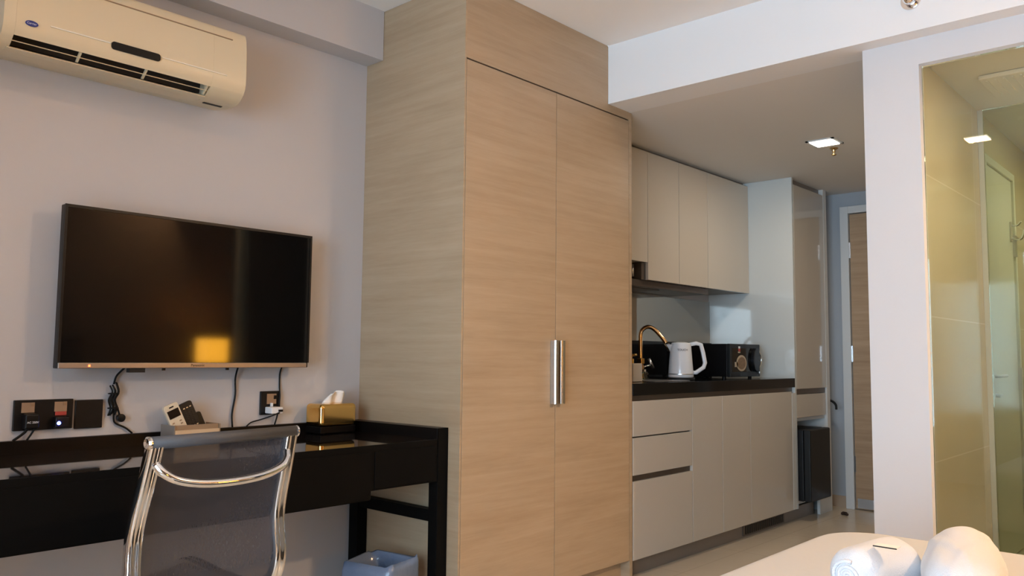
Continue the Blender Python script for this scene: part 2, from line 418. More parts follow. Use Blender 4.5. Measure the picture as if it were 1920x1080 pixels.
# bathroom door, in the corridor wall
d2 = struct(box('door_2', 4.69, 5.30, 0.988, 0.999, 0.008, 2.03, M['bframe']))
boxes('door_frame', [(4.655, 4.69, 0.975, 1.0, 0, 2.07), (5.30, 5.335, 0.975, 1.0, 0, 2.07), (4.69, 5.30, 0.975, 1.0, 2.03, 2.07)], M['bframe'], d2, bevel=0.003)
lv = lathe('door_lever_rose', [(0.0, 0), (0.026, 0), (0.026, 0.008), (0.0, 0.008)], (4.71, 0.988, 0.94), M['steel'], d2, axis='Y')
tube('door_lever', [(4.71, 0.985, 0.94), (4.71, 0.966, 0.94), (4.72, 0.960, 0.94), (4.85, 0.955, 0.943)], 0.008, M['steel'], d2)
lathe('thumb_turn', [(0.0, 0), (0.024, 0), (0.024, 0.008), (0.010, 0.01), (0.010, 0.03), (0.0, 0.03)], (4.71, 0.988, 0.845), M['steel'], d2, axis='Y')
box('thumb_turn_bar', 4.70, 4.76, 0.955, 0.961, 0.838, 0.852, M['steel'], d2, bevel=0.002)
for z in (1.60, 0.86, 0.2): box('hinge', 5.29, 5.312, 0.968, 0.9875, z, z + 0.12, M['steel'], d2)
t = thing('coat_hook', 'chrome double coat hook mounted high on the bathroom door edge', 'hook', (5.24, 0.988, 1.70))
box('back_plate', 5.225, 5.255, 0.980, 0.9879, 1.68, 1.79, M['steel'], t, bevel=0.002)
tube('hook_arm', [(5.24, 0.98, 1.70), (5.24, 0.94, 1.69), (5.24, 0.925, 1.71), (5.24, 0.92, 1.74)], 0.007, M['chrome'], t, sm=4)
tube('hook_arm', [(5.24, 0.98, 1.77), (5.24, 0.95, 1.77), (5.24, 0.935, 1.79)], 0.006, M['chrome'], t, sm=4)

# glass walls of the bathroom
g = tag(box('glass_wall', 3.183, 3.193, -0.199, 0.8615, 0.0, 2.09, M['glass']), 'large clear fixed glass pane between the bedroom and the bathroom', 'glass panel')
g = thing('shower_screen', 'green tinted glass shower screen inside the bathroom, reaching the ceiling', 'shower screen', (4.64, 0.4, 0))
box('glass_pane', 4.635, 4.645, -0.199, 0.975, 0.0, ZB - 0.002, M['gglass'], g)
box('wall_channel', 4.634, 4.646, 0.976, 0.9995, 0.0, ZB - 0.002, M['bframe'], g)
v = thing('exhaust_vent', 'square white exhaust vent cover in the bathroom ceiling', 'vent', (4.22, 0.71, ZB))
box('cover', 4.06, 4.40, 0.54, 0.868, ZB - 0.022, ZB - 0.001, M['bceil'], v, bevel=0.006)
boxes('slat', [(4.09, 4.37, 0.57 + k * 0.033, 0.578 + k * 0.033, ZB - 0.026, ZB - 0.020) for k in range(9)], M['bceil'], v)

# ------------------------------------------------------------------ ceiling lights
def downlight(x, y, z, s, label, e, col, diff, spread=None):
    t = thing('ceiling_light', label, 'ceiling light', (x, y, z))
    h = s / 2
    boxes('frame', [(x - h, x + h, y - h, y - h + .014, z - .006, z - .0005), (x - h, x + h, y + h - .014, y + h, z - .006, z - .0005),
                    (x - h, x - h + .014, y - h, y + h, z - .006, z - .0005), (x + h - .014, x + h, y - h, y + h, z - .006, z - .0005)], M['frame'], t)
    box('diffuser', x - h + .015, x + h - .015, y - h + .015, y + h - .015, z - .010, z - .002, diff, t, bevel=0.003)
    L = lamp('ceiling_light_glow', 'AREA', (x, y, z - 0.014), e, col, s * 0.8, spread=spread)
downlight(4.372, 1.68, ZK, 0.15, 'square lit downlight in the low kitchen corridor ceiling', 6.5, (1.0, 0.84, 0.66), M['diffw'])
downlight(0.45, 1.28, ZC, 0.16, 'square warm downlight in the high bedroom ceiling', 8.0, (1.0, 0.52, 0.18), M['diffw'])
downlight(3.75, 0.25, ZB, 0.15, 'square lit downlight in the bathroom ceiling', 9.0, (1.0, 0.80, 0.50), M['diffw'])

downlight(2.97, -0.80, ZC, 0.16, 'added warm downlight above the headboard, brightening the wardrobe front', 60.0, (1.0, 0.64, 0.34), M['diffw'])  # added unseen lamp, throws warm light onto the wardrobe front
downlight(5.15, 0.25, ZB, 0.15, 'added downlight brightening the shower, behind the green glass', 9.0, (1.0, 0.88, 0.66), M['diffw'])  # added unseen lamp, lifts the dark tiles behind the shower glass

def sprinkler(x, y, z, m, label):
    t = thing('sprinkler_head', label, 'sprinkler', (x, y, z))
    lathe('escutcheon', [(0, -0.0005), (0.022, -0.0005), (0.024, -0.004), (0.016, -0.010), (0, -0.010)], (x, y, z), m, t)
    lathe('body', [(0, -0.010), (0.009, -0.010), (0.009, -0.022), (0.006, -0.026), (0.005, -0.036), (0, -0.036)], (x, y, z), m, t)
    lathe('deflector', [(0, -0.036), (0.013, -0.036), (0.014, -0.041), (0.006, -0.045), (0, -0.045)], (x, y, z), m, t)
sprinkler(4.53, 1.69, ZK, M['brass'], 'small brass sprinkler hanging from the kitchen ceiling beside the downlight')
t = thing('wall_sprinkler', 'round chrome sidewall sprinkler on the white header, at the top of the photo', 'sprinkler', (HX, 0.85, 2.305))
lathe('escutcheon', [(0, 0), (0.034, 0), (0.034, 0.006), (0, 0.006)], (HX, 0.858, 2.30), M['chrome'], t, axis='X')
lathe('dome', [(0, 0.006), (0.018, 0.006), (0.022, 0.020), (0.020, 0.034), (0.010, 0.044), (0, 0.046)], (HX, 0.858, 2.30), M['chrome'], t, axis='X')

# ------------------------------------------------------------------ wardrobe
FY = 2.18                                  # front plane of wardrobe and kitchen
w = thing('wardrobe', 'tall built-in pale oak wardrobe with two doors, reaching the ceiling', 'wardrobe', (2.70, 2.48, 0))
boxes('body', [(2.138, 2.146, FY, 2.779, 0, ZC - .001), (3.240, 3.262, FY, 2.779, 0, ZK - .001), (3.240, 3.068, FY, 2.779, ZK - .001, ZC - .001),
               (2.146, 3.240, FY + 0.022, 2.779, 0.085, ZK - .001), (2.146, 3.068, FY + 0.022, 2.779, ZK - .001, ZC - .001)], M['oak'], w)
boxes('fascia', [(2.146, 3.068, FY, FY + 0.021, ZK - .001, ZC - .001), (2.146, 3.240, FY, FY + 0.021, 2.152, ZK - .001)], M['oak'], w)
box('plinth', 2.146, 3.240, FY + 0.05, FY + 0.06, 0, 0.085, M['oak'], w)
for (a, b, hx, nm) in ((2.1485, 2.6895, 2.658, 'l'), (2.6925, 3.2375, 2.700, 'r')):
    d = box('door', a, b, FY - 0.0005, FY + 0.019, 0.090, 2.1455, M['oak'], w, bevel=0.0008)
    hp = [(-0.013, 0), (-0.013, -0.022), (-0.009, -0.028), (0.006, -0.028), (0.013, -0.022), (0.013, -0.016), (0.004, -0.016), (0.004, 0)]
    sx = 1 if nm == 'l' else -1
    bm = bmesh.new()
    lo = [bm.verts.new((hx + 0.013 + sx * x - 0.0, FY - 0.0006 + y, 0.822)) for x, y in hp]
    hi = [bm.verts.new((hx + 0.013 + sx * x - 0.0, FY - 0.0006 + y, 1.086)) for x, y in hp]
    for i in range(len(hp)): bm.faces.new((lo[i], lo[(i + 1) % 8], hi[(i + 1) % 8], hi[i]))
    bm.faces.new(lo); bm.faces.new(hi)
    from_bm('handle', bm, M['alu'], d, bevel=0.001)
box('top_gap', 2.147, 3.236, FY + 0.004, FY + 0.0215, 2.146, 2.1515, M['seam'], w)

# ------------------------------------------------------------------ kitchen
def door_panel(name, x0, x1, y, z0, z1, m, parent, th=0.018):
    return box(name, x0 + .0022, x1 - .0022, y, y + th, z0, z1, m, parent, bevel=0.0012)
# upper cabinets
UP = [(3.268, 3.871, 1.542, 'hood wall cabinet, shortest, next to the oak wardrobe', 'glossy beige '),
      (3.871, 4.207, 1.446, 'narrow wall cabinet directly right of the cooker hood cabinet', 'glossy beige '),
      (4.207, 4.547, 1.446, 'narrow wall cabinet in the middle of the upper row', 'glossy beige '),
      (4.547, 5.099, 1.446, 'wide wall cabinet above the microwave, next to the grey side panel', 'glossy beige ')]
for x0, x1, z0, lab, pre in UP:
    t = thing('wall_cabinet', pre + lab, 'cabinet', ((x0 + x1) / 2, 2.63, z0), 'kitchen wall cabinets')
    box('body', x0 + .0008, x1 - .0008, 2.50, 2.7795, z0 + .001, 2.172, M['cabin'], t)
    door_panel('door', x0, x1, 2.48, z0, 2.165, M['gloss'], t)
    box('top_filler', x0 + .0008, x1 - .0008, 2.515, 2.7795, 2.172, ZK - .0005, M['kick'], t)
h = thing('cooker_hood', 'dark metal slimline cooker hood under the shortest wall cabinet', 'cooker hood', (3.6, 2.62, 1.41))
box('body', 3.27, 3.862, 2.57, 2.778, 1.446, 1.540, M['hood'], h, bevel=0.002)
box('underside_tray', 3.27, 4.60, 2.51, 2.778, 1.408, 1.4455, M['hood'], h, bevel=0.002)
box('filter_panel', 3.45, 4.10, 2.55, 2.74, 1.404, 1.408, M['gola'], h)
tube('lamp_tube', [(3.80, 2.535, 1.462), (3.80, 2.535, 1.530)], 0.009, M['steel'], h)
box('control_strip', 3.835, 3.8695, 2.50, 2.57, 1.4465, 1.541, M['gola'], h)
# base cabinets
dt = thing('drawer_cabinet', 'glossy beige three-drawer base cabinet next to the wardrobe', 'cabinet', (3.54, 2.48, 0.08))
box('body', 3.268, 3.813, FY + .032, 2.779, 0.08, 0.802, M['kick'], dt)
for z0, z1 in ((0.647, 0.812), (0.468, 0.641), (0.081, 0.440)): door_panel('drawer', 3.268, 3.814, FY, z0, z1, M['gloss'], dt)
box('finger_channel', 3.270, 3.812, FY + .014, FY + .0315, 0.438, 0.470, M['gola'], dt)
bt = thing('base_cabinet', 'glossy beige two-door base cabinet beside the three drawers', 'cabinet', (4.14, 2.48, 0.08), 'kitchen base cabinets')
box('body', 3.815, 4.4725, FY + .019, 2.779, 0.08, 0.802, M['kick'], bt)
door_panel('door', 3.815, 4.139, FY, 0.081, 0.812, M['gloss'], bt); door_panel('door', 4.139, 4.473, FY, 0.081, 0.812, M['gloss'], bt)
bt = thing('base_cabinet', 'glossy beige single wide-door base cabinet left of the black minibar', 'cabinet', (4.77, 2.48, 0.08), 'kitchen base cabinets')
box('body', 4.4735, 5.078, FY + .019, 2.779, 0.08, 0.802, M['kick'], bt)
door_panel('door', 4.473, 5.050, FY, 0.081, 0.812, M['gloss'], bt)
box('end_strip', 5.0505, 5.098, FY - .001, FY + .018, 0.083, 0.802, M['edge'], bt)
ct = thing('worktop', 'long black stone kitchen worktop with a low black upstand', 'worktop', (4.18, 2.48, 0.80))
boxes('slab', [(3.266, 5.098, FY - .002, 2.7795, 0.838, 0.895)], M['stone'], ct, bevel=0.0015)
box('shadow_profile', 3.266, 5.098, FY + .0195, FY + .035, 0.8035, 0.8375, M['gola'], ct)
box('upstand', 3.266, 5.098, 2.760, 2.7785, 0.8955, 1.118, M['stone'], ct, bevel=0.001)
box('sink_bowl_rim', 3.62, 3.97, 2.28, 2.56, 0.8952, 0.8975, M['steel'], ct, bevel=0.001)
tag(box('backsplash', 3.266, 5.098, 2.772, 2.7785, 1.1185, 1.40, M['bsplash']), 'grey glass backsplash between the worktop and wall cabinets', 'backsplash')
pl = thing('cabinet_plinth', 'taupe toe-kick plinth running under the kitchen base cabinets', 'plinth', (4.3, 2.22, 0))
box('board', 3.268, 5.46, 2.222, 2.236, 0.0, 0.0795, M['kick'], pl)
gr = box('vent_grille', 4.44, 4.99, 2.2165, 2.2215, 0.010, 0.068, M['gola'], pl)
boxes('grille_slots', [(4.465 + k * 0.026, 4.480 + k * 0.026, 2.2150, 2.2164, 0.016, 0.062) for k in range(20)], M['black'], gr)
# tall end unit
tu = thing('tall_cabinet', 'tall glossy taupe cabinet with pale grey side panel at the kitchen end', 'cabinet', (5.38, 2.48, 0))
box('side_panel', 5.099, 5.120, FY - .001, 2.779, 0.0805, ZK - .0005, M['panel'], tu)
box('end_panel', 5.620, 5.673, FY - .001, 2.779, 0.0, ZK - .0005, M['edge'], tu)
box('top_filler', 5.121, 5.619, FY + .03, 2.779, 2.15, ZK - .0005, M['kick'], tu)
box('carcass', 5.121, 5.619, FY + .02, 2.779, 0.80, 2.149, M['cabwhite'], tu)
door_panel('door', 5.128, 5.617, FY, 0.826, 2.146, M['tallgloss'], tu)
box('finger_channel', 5.121, 5.619, FY + .012, FY + .0195, 0.792, 0.825, M['gola'], tu)
door_panel('drawer', 5.121, 5.590, FY, 0.644, 0.790, M['gloss'], tu)
boxes('niche', [(5.121, 5.619, 2.70, 2.779, 0.0, 0.799), (5.121, 5.619, FY + .02, 2.70, 0.62, 0.643), (5.121, 5.619, FY + .02, 2.70, 0.10, 0.124)], M['cabwhite'], tu)
box('foot_board', 5.462, 5.640, FY - .0015, FY + .018, 0.0, 0.118, M['edge'], tu)
fr = thing('minibar_fridge', 'black minibar fridge standing out of the niche in the tall cabinet', 'fridge', (5.30, 2.35, 0.125))
box('body', 5.130, 5.452, 2.145, 2.60, 0.1255, 0.572, M['blackplastic'], fr, bevel=0.008)
box('door', 5.128, 5.455, 2.100, 2.144, 0.1255, 0.572, M['greyplastic'], fr, bevel=0.008, seg=3)
hk = thing('coat_hook', 'small black curved hook on the outer side of the tall cabinet', 'hook', (5.674, 2.2, 0.73))
tube('hook_arm', [(5.6735, 2.205, 0.735), (5.695, 2.20, 0.735), (5.70, 2.180, 0.732), (5.70, 2.160, 0.718), (5.70, 2.150, 0.700), (5.70, 2.149, 0.675)], 0.008, M['black'], hk, sm=5)
lathe('hook_plate', [(0, 0), (0.015, 0), (0.015, -0.004), (0, -0.004)], (5.6735, 2.205, 0.735), M['black'], hk, axis='X', seg=16)

# ------------------------------------------------------------------ things on the worktop
k = thing('electric_kettle', 'white electric kettle with angular handle standing left of the microwave', 'kettle', (4.045, 2.38, 0.8955))
kc = (4.045, 2.38, 0.8955)
lathe('power_base', [(0, 0), (0.074, 0), (0.077, 0.004), (0.075, 0.014), (0, 0.014)], kc, M['greyplastic'], k)
lathe('body', [(0, 0.0142), (0.067, 0.0142), (0.070, 0.020), (0.069, 0.036), (0.057, 0.190), (0.054, 0.197), (0, 0.197)], kc, M['kettle'], k, seg=48)
lathe('steel_ring', [(0.0685, 0.030), (0.0705, 0.030), (0.0703, 0.034), (0.0683, 0.034)], kc, M['steel'], k, seg=48)
lathe('lid', [(0, 0.1972), (0.052, 0.1972), (0.050, 0.205), (0.020, 0.209), (0, 0.209)], kc, M['whitepl'], k, seg=40)
RX, RY = 0.669, -0.743                  # direction the handle points
def kp(d, z, s=0.0): return (kc[0] + RX * d - RY * s, kc[1] + RY * d + RX * s, kc[2] + z)
tube('handle', [kp(.050, .196), kp(.085, .203), kp(.112, .196), kp(.124, .150), kp(.134, .095), kp(.126, .070), kp(.082, .040), kp(.064, .042)], 0.0105, M['kettle'], k, seg=8,
     prof=[(1, .8), (.6, 1.1), (-.6, 1.1), (-1, .8), (-1, -.8), (-.6, -1.1), (.6, -1.1), (1, -.8)])
bm = bmesh.new()
sp = [kp(-.050, .150, .012), kp(-.050, .150, -.012), kp(-.052, .196, -.022), kp(-.052, .196, .022), kp(-.082, .196, 0), kp(-.060, .160, 0)]
vs = [bm.verts.new(p) for p in sp]
for f in ((0, 1, 5), (0, 5, 4, 3), (1, 2, 4, 5), (2, 3, 4), (0, 3, 2, 1)): bm.faces.new([vs[i] for i in f])
from_bm('spout', bm, M['kettle'], k, bevel=0.001)
ang = math.atan2(RY, RX)
text('logo_lettering', 'TOUCH', 0.016, M['greyplastic'], k, Matrix.Translation((kc[0] - .0605 * .74 - 0.004, kc[1] - .0605 * .667, kc[2] + .165)) @ Matrix.Rotation(ang, 4, 'Z') @ Matrix.Rotation(math.radians(85), 4, 'X'))

mw = thing('microwave', 'black microwave oven with a food sticker on its door, against the grey panel', 'microwave', (4.75, 2.55, 0.8955))
box('body', 4.556, 4.956, 2.366, 2.74, 0.906, 1.104, M['blackplastic'], mw, bevel=0.003)
dr = box('door', 4.556, 4.956, 2.345, 2.3655, 0.905, 1.105, M['greyplastic'], mw, bevel=0.003)
box('door_glass', 4.580, 4.835, 2.3435, 2.3449, 0.935, 1.080, M['screen'], dr, bevel=0.0005)
prism_y('sticker_ring', ellipse(4.70, 0.988, 0.066, 0.049), 2.3420, 2.3434, M['foodring'], dr)
prism_y('sticker_food', ellipse(4.70, 0.988, 0.052, 0.037), 2.3405, 2.3419, M['food'], dr)
box('sticker_label', 4.612, 4.650, 2.3420, 2.3434, 0.965, 0.995, M['foodring'], dr)
box('sticker_label', 4.656, 4.684, 2.3420, 2.3434, 1.050, 1.058, M['foodring'], dr)
box('sticker_badge', 4.660, 4.684, 2.3418, 2.3434, 1.060, 1.075, M['red'], dr)
box('sticker_mark', 4.662, 4.682, 2.3412, 2.3434, 1.077, 1.090, M['whitepl'], dr)
prism_y('handle', ellipse(4.872, 1.008, 0.046, 0.073, 32), 2.322, 2.3449, M['blackplastic'], dr, bevel=0.004)
tube('handle_trim', [(4.905, 2.325, 0.955), (4.922, 2.322, 0.985), (4.926, 2.321, 1.008), (4.922, 2.322, 1.031), (4.905, 2.325, 1.060)], 0.0035, M['chrome'], dr, sm=4)
lathe('dial', [(0, 0.0001), (0.008, 0.0001), (0.008, 0.008), (0, 0.008)], (4.932, 2.345, 0.93), M['steel'], dr, axis='Y', seg=16)
for fx in (4.585, 4.925):
    for fy in (2.40, 2.70): lathe('foot', [(0, 0), (0.012, 0), (0.012, 0.0115), (0, 0.0115)], (fx, fy, 0.8951), M['blackplastic'], mw, seg=12)

f = thing('kitchen_faucet', 'copper-gold gooseneck kitchen faucet with a silver lever', 'faucet', (4.01, 2.62, 0.8955))
lathe('base', [(0, 0), (0.026, 0), (0.026, 0.006), (0.019, 0.010), (0.019, 0.075), (0.013, 0.085), (0, 0.085)], (4.01, 2.62, 0.8955), M['copper'], f)
tube('neck', [(4.01, 2.62, 0.975), (4.01, 2.62, 1.06), (4.01, 2.62, 1.145), (4.015, 2.608, 1.178), (4.025, 2.580, 1.192), (4.040, 2.550, 1.180), (4.056, 2.510, 1.135), (4.066, 2.482, 1.095)], 0.0115, M['copper'], f, sm=5, seg=14)
tube('spray_head', [(4.065, 2.485, 1.100), (4.078, 2.452, 1.040)], [0.0145, 0.017], M['chrome'], f, seg=14)
box('collar', 3.994, 4.026, 2.604, 2.636, 0.980, 1.012, M['gold'], f, bevel=0.003)
tube('lever', [(4.062, 2.60, 1.010), (4.085, 2.585, 0.955)], 0.010, M['steel'], f, seg=8)
tube('lever_stem', [(4.029, 2.618, 0.962), (4.078, 2.592, 0.975)], 0.007, M['chrome'], f, seg=8)
sd = thing('soap_dispenser', 'square beige soap dispenser with a gold pump beside the faucet', 'soap dispenser', (3.505, 2.33, 0.8955))
box('bottle', 3.455, 3.538, 2.302, 2.372, 0.8955, 0.988, M['gloss'], sd, bevel=0.004)
lathe('pump_collar', [(0, 0), (0.014, 0), (0.014, 0.022), (0.006, 0.026), (0.006, 0.036), (0, 0.036)], (3.487, 2.335, 0.988), M['gold'], sd, seg=20)
tube('pump_spout', [(3.487, 2.335, 1.020), (3.487, 2.325, 1.030), (3.482, 2.300, 1.030)], 0.006, M['gold'], sd)
gb = thing('soap_bottle', 'small clear glass bottle with chrome cap on the sink edge', 'bottle', (3.86, 2.50, 0.8985))
lathe('bottle', [(0, 0), (0.022, 0), (0.024, 0.003), (0.024, 0.030), (0.016, 0.040), (0, 0.040)], (3.90, 2.525, 0.8985), M['gglass'], gb, seg=20)
lathe('cap', [(0, 0.0405), (0.010, 0.0405), (0.010, 0.052), (0.005, 0.055), (0, 0.055)], (3.90, 2.525, 0.8985), M['chrome'], gb, seg=16)

# ------------------------------------------------------------------ television
tv = thing('television', 'large black flat television mounted on the mauve-grey wall', 'television', (1.375, 2.70, 0.966))
box('cabinet', 0.932, 1.820, 2.686, 2.715, 0.968, 1.471, M['blackplastic'], tv, bevel=0.003)
prism_x('back_housing', [(2.7155, 0.99), (2.7155, 1.40), (2.735, 1.37), (2.755, 1.33), (2.755, 1.04), (2.735, 1.0)], 0.965, 1.785, M['blackplastic'], tv, bevel=0.004)
box('wall_bracket', 1.18, 1.56, 2.7555, 2.7795, 1.08, 1.30, M['greyplastic'], tv)
boxes('bezel', [(0.932, 1.820, 2.680, 2.6859, 1.462, 1.471), (0.932, 0.940, 2.680, 2.6859, 0.986, 1.462), (1.812, 1.820, 2.680, 2.6859, 0.986, 1.462)], M['blackplastic'], tv)
box('screen', 0.9402, 1.8118, 2.6825, 2.6858, 0.9862, 1.4618, M['screen'], tv)
box('bottom_trim', 0.934, 1.808, 2.676, 2.6859, 0.968, 0.9855, M['bezel'], tv, bevel=0.002)
box('standby_light', 1.020, 1.026, 2.6745, 2.6759, 0.9735, 0.9790, M['redled'], tv)
text('brand_lettering', 'Panasonic', 0.0125, M['black'], tv, face_ny(1.375, 2.6758, 0.977))
boxes('sensor_box', [(1.150, 1.200, 2.684, 2.708, 0.954, 0.9678)], M['greyplastic'], tv)
for lx in (1.262, 1.490): box('stand_lug', lx, lx + .008, 2.690, 2.700, 0.960, 0.9678, M['blackplastic'], tv)
# cords under the television
tag(tube('power_cord', [(1.566, 2.74, 0.985), (1.568, 2.768, 0.93), (1.572, 2.772, 0.87), (1.562, 2.772, 0.80), (1.562, 2.766, 0.752)], 0.0033, M['black'], sm=5), 'black cord hanging straight down from the television behind the desk', 'cord')
tag(tube('antenna_cord', [(1.758, 2.745, 0.990), (1.758, 2.7755, 0.95), (1.757, 2.7755, 0.90), (1.752, 2.763, 0.85), (1.745, 2.764, 0.79), (1.735, 2.766, 0.752)], 0.0030, M['black'], sm=5), 'thin black cord from the television running past the charger socket', 'cord')
tag(tube('charger_cord', [(1.727, 2.722, 0.800), (1.700, 2.724, 0.790), (1.665, 2.75, 0.775), (1.635, 2.762, 0.766), (1.618, 2.766, 0.752)], 0.0026, M['black'], sm=5), 'thin black charging cord curving from the white charger down behind the desk', 'cord')
bc = thing('bundled_cord', 'black cord tied in a bundle with a round plug under the television', 'cord', (1.14, 2.75, 0.75))
tube('upper_lead', [(1.175, 2.735, 0.985), (1.160, 2.765, 0.960), (1.145, 2.770, 0.940), (1.138, 2.770, 0.915)], 0.0032, M['black'], bc, sm=5)
bm = bmesh.new(); random.seed(4)
for i in range(5):
    ox = 1.136 + (i - 2) * 0.0052; tw = (i % 2) * 0.006
    pts = smooth_path([(ox, 2.768 - tw, 0.915 + random.uniform(-.008, .008)), (ox + .006, 2.762 - tw, 0.890), (ox - .004, 2.764, 0.865), (ox + .004, 2.766 - tw, 0.838), (ox - .002, 2.768, 0.822 + random.uniform(-.01, .006))], 4)
    bm_tube(bm, pts, 0.0027, 8)
for z in (0.885, 0.838):
    bm_tube(bm, [(1.136 + 0.016 * math.cos(a), 2.762 + 0.011 * math.sin(a), z) for a in [2 * PI * q / 16 for q in range(17)]], 0.0022, 6)
from_bm('coil', bm, M['black'], bc, smooth=True)
tube('plug_lead', [(1.142, 2.766, 0.86), (1.152, 2.768, 0.84), (1.160, 2.768, 0.815)], 0.003, M['black'], bc, sm=4)
lathe('round_plug', [(0, 0.0), (0.011, 0.0), (0.013, 0.004), (0.013, 0.016), (0.009, 0.019), (0, 0.019)], (1.165, 2.7785, 0.805), M['black'], bc, axis='Y', seg=24)
tube('lower_lead', [(1.142, 2.768, 0.825), (1.144, 2.772, 0.80), (1.152, 2.772, 0.787), (1.182, 2.772, 0.772), (1.205, 2.770, 0.753)], 0.0030, M['black'], bc, sm=5)

# ------------------------------------------------------------------ sockets
def insert(p, x, z, w_=0.032, h=0.032):
    q = box('socket_insert', x, x + w_, 2.7675, 2.7689, z, z + h, M['bronze'], p)
    box('rocker_switch', x + w_ * .68, x + w_ * .94, 2.7655, 2.7674, z + h * .62, z + h * .95, M['brownwood'], q)
s = thing('double_socket', 'black double wall socket with a blue-lit plug, far left of the wall', 'socket', (0.93, 2.775, 0.78))
box('plate', 0.850, 1.017, 2.769, 2.7797, 0.780, 0.872, M['blackplastic'], s, bevel=0.002)
insert(s, 0.870, 0.834, .036, .030)
insert(s, 0.962, 0.834, .036, .030)
box('red_rocker', 0.964, 0.997, 2.7650, 2.7674, 0.822, 0.8338, M['red'], s, bevel=0.001)
pg = box('plug_adapter', 0.872, 0.912, 2.735, 2.7688, 0.786, 0.832, M['blackplastic'], s, bevel=0.006)
text('print', 'AC 250V', 0.0085, M['whitepl'], pg, face_ny(0.893, 2.7347, 0.806))
pg = box('plug_adapter', 0.958, 1.000, 2.742, 2.7688, 0.784, 0.820, M['blackplastic'], s, bevel=0.005)
lathe('indicator_light', [(0, 0), (0.0055, 0), (0.0045, 0.003), (0, 0.003)], (0.968, 2.7418, 0.800), M['blueled'], pg, axis='Y', seg=12)
tube('plug_cord', [(0.885, 2.755, 0.788), (0.878, 2.757, 0.775), (0.850, 2.763, 0.752)], 0.004, M['black'], s, sm=4)
tube('plug_cord', [(0.905, 2.755, 0.788), (0.900, 2.757, 0.775), (0.888, 2.763, 0.752)], 0.003, M['black'], s, sm=4)
tag(box('blank_plate', 1.024, 1.108, 2.770, 2.7797, 0.777, 0.867, M['blackplastic'], bevel=0.002), 'plain square black wall plate beside the double socket', 'wall plate')
s = thing('single_socket', 'single black wall socket with a white charger, left of the tissue box', 'socket', (1.72, 2.775, 0.79))
box('plate', 1.676, 1.760, 2.770, 2.7797, 0.790, 0.878, M['blackplastic'], s, bevel=0.002)
insert(s, 1.700, 0.830, .040, .038)
box('switch_window', 1.728, 1.740, 2.7648, 2.7662, 0.848, 0.862, M['black'], s)
ch = thing('phone_charger', 'white phone charger plugged into the single wall socket', 'charger', (1.72, 2.745, 0.79))
box('body', 1.694, 1.742, 2.722, 2.7695, 0.796, 0.820, M['whitepl'], ch, bevel=0.003)
box('pin_cover', 1.714, 1.721, 2.757, 2.7674, 0.8202, 0.834, M['whitepl'], ch, bevel=0.001)
box('usb_plug', 1.722, 1.738, 2.716, 2.7218, 0.803, 0.811, M['black'], ch)

# ------------------------------------------------------------------ air conditioner
ac = thing('air_conditioner', 'ivory wall-mounted split air conditioner above the television', 'air conditioner', (1.08, 2.68, 1.88))
X0, X1 = 0.702, 1.448
def curve2(p, n=4): return [(q.x, q.y) for q in smooth_path([(a_, b_, 0) for a_, b_ in p], n)]
FRONT = curve2([(2.572, 1.913), (2.5625, 1.932), (2.5585, 1.960), (2.559, 2.02), (2.563, 2.08), (2.569, 2.112), (2.588, 2.131), (2.68, 2.150), (2.7795, 2.160)])
prof = [(2.7795, 1.900)] + curve2([(2.70, 1.886), (2.636, 1.883), (2.600, 1.891), (2.572, 1.913)])[:-1] + FRONT
# shell with a slot cut for the outlet (side pieces and upper / lower skins)
SX0, SX1 = 0.733, 1.327
prism_x('end_cap', prof, X0, SX0, M['acwhite'], ac)
prism_x('end_cap', prof, SX1, X1, M['acwhite'], ac)
up = FRONT + [(2.7795, 1.96), (2.62, 1.96)]
prism_x('front_panel', up, SX0 + .0003, SX1 - .0003, M['acwhite'], ac)
prism_x('lower_casing', [(2.7795, 1.900), (2.70, 1.886), (2.640, 1.884), (2.655, 1.905), (2.7795, 1.93)], SX0 + .0003, SX1 - .0003, M['acwhite'], ac)
prism_x('outlet_cavity', [(2.650, 1.906), (2.640, 1.958), (2.72, 1.958), (2.72, 1.922)], SX0 + .001, SX1 - .001, M['acdark'], ac)
prism_x('louver', [(2.589, 1.9005), (2.5905, 1.9035), (2.610, 1.909), (2.610, 1.9065)], SX0 + .002, SX1 - .002, M['acwhite'], ac)
prism_x('flap', [(2.607, 1.884), (2.609, 1.888), (2.636, 1.886), (2.636, 1.882)], SX0 - .006, SX1 + .001, M['acwhite'], ac)
for x in (0.915, 1.113, 1.318):
    prism_x('guide_vane', [(2.575, 1.9125), (2.605, 1.890), (2.612, 1.893), (2.58, 1.920)], x - .003, x + .003, M['acwhite'], ac)
for a, b in ((0.822, 0.992), (1.150, 1.376)): box('trim_line', a, b, 2.5555, 2.5584, 1.9590, 1.9625, M['trimline'], ac)
prism_y('display_window', rrect(0.994, 1.146, 1.944, 1.968, 0.009), 2.5545, 2.5583, M['black'], ac)
boxes('panel_groove', [(0.74, 1.395, 2.5615, 2.5640, 2.0905, 2.0935)], M['brownwood'], ac)
bd = prism_y('badge', ellipse(0.773, 1.953, 0.017, 0.0085), 2.5562, 2.5584, M['blue'], ac)
text('logo_lettering', 'Carrier', 0.0085, M['pale'], bd, face_ny(0.773, 2.5559, 1.953))
box('drain_slot', 1.350, 1.418, 2.66, 2.672, 1.8815, 1.8848, M['acdark'], ac)

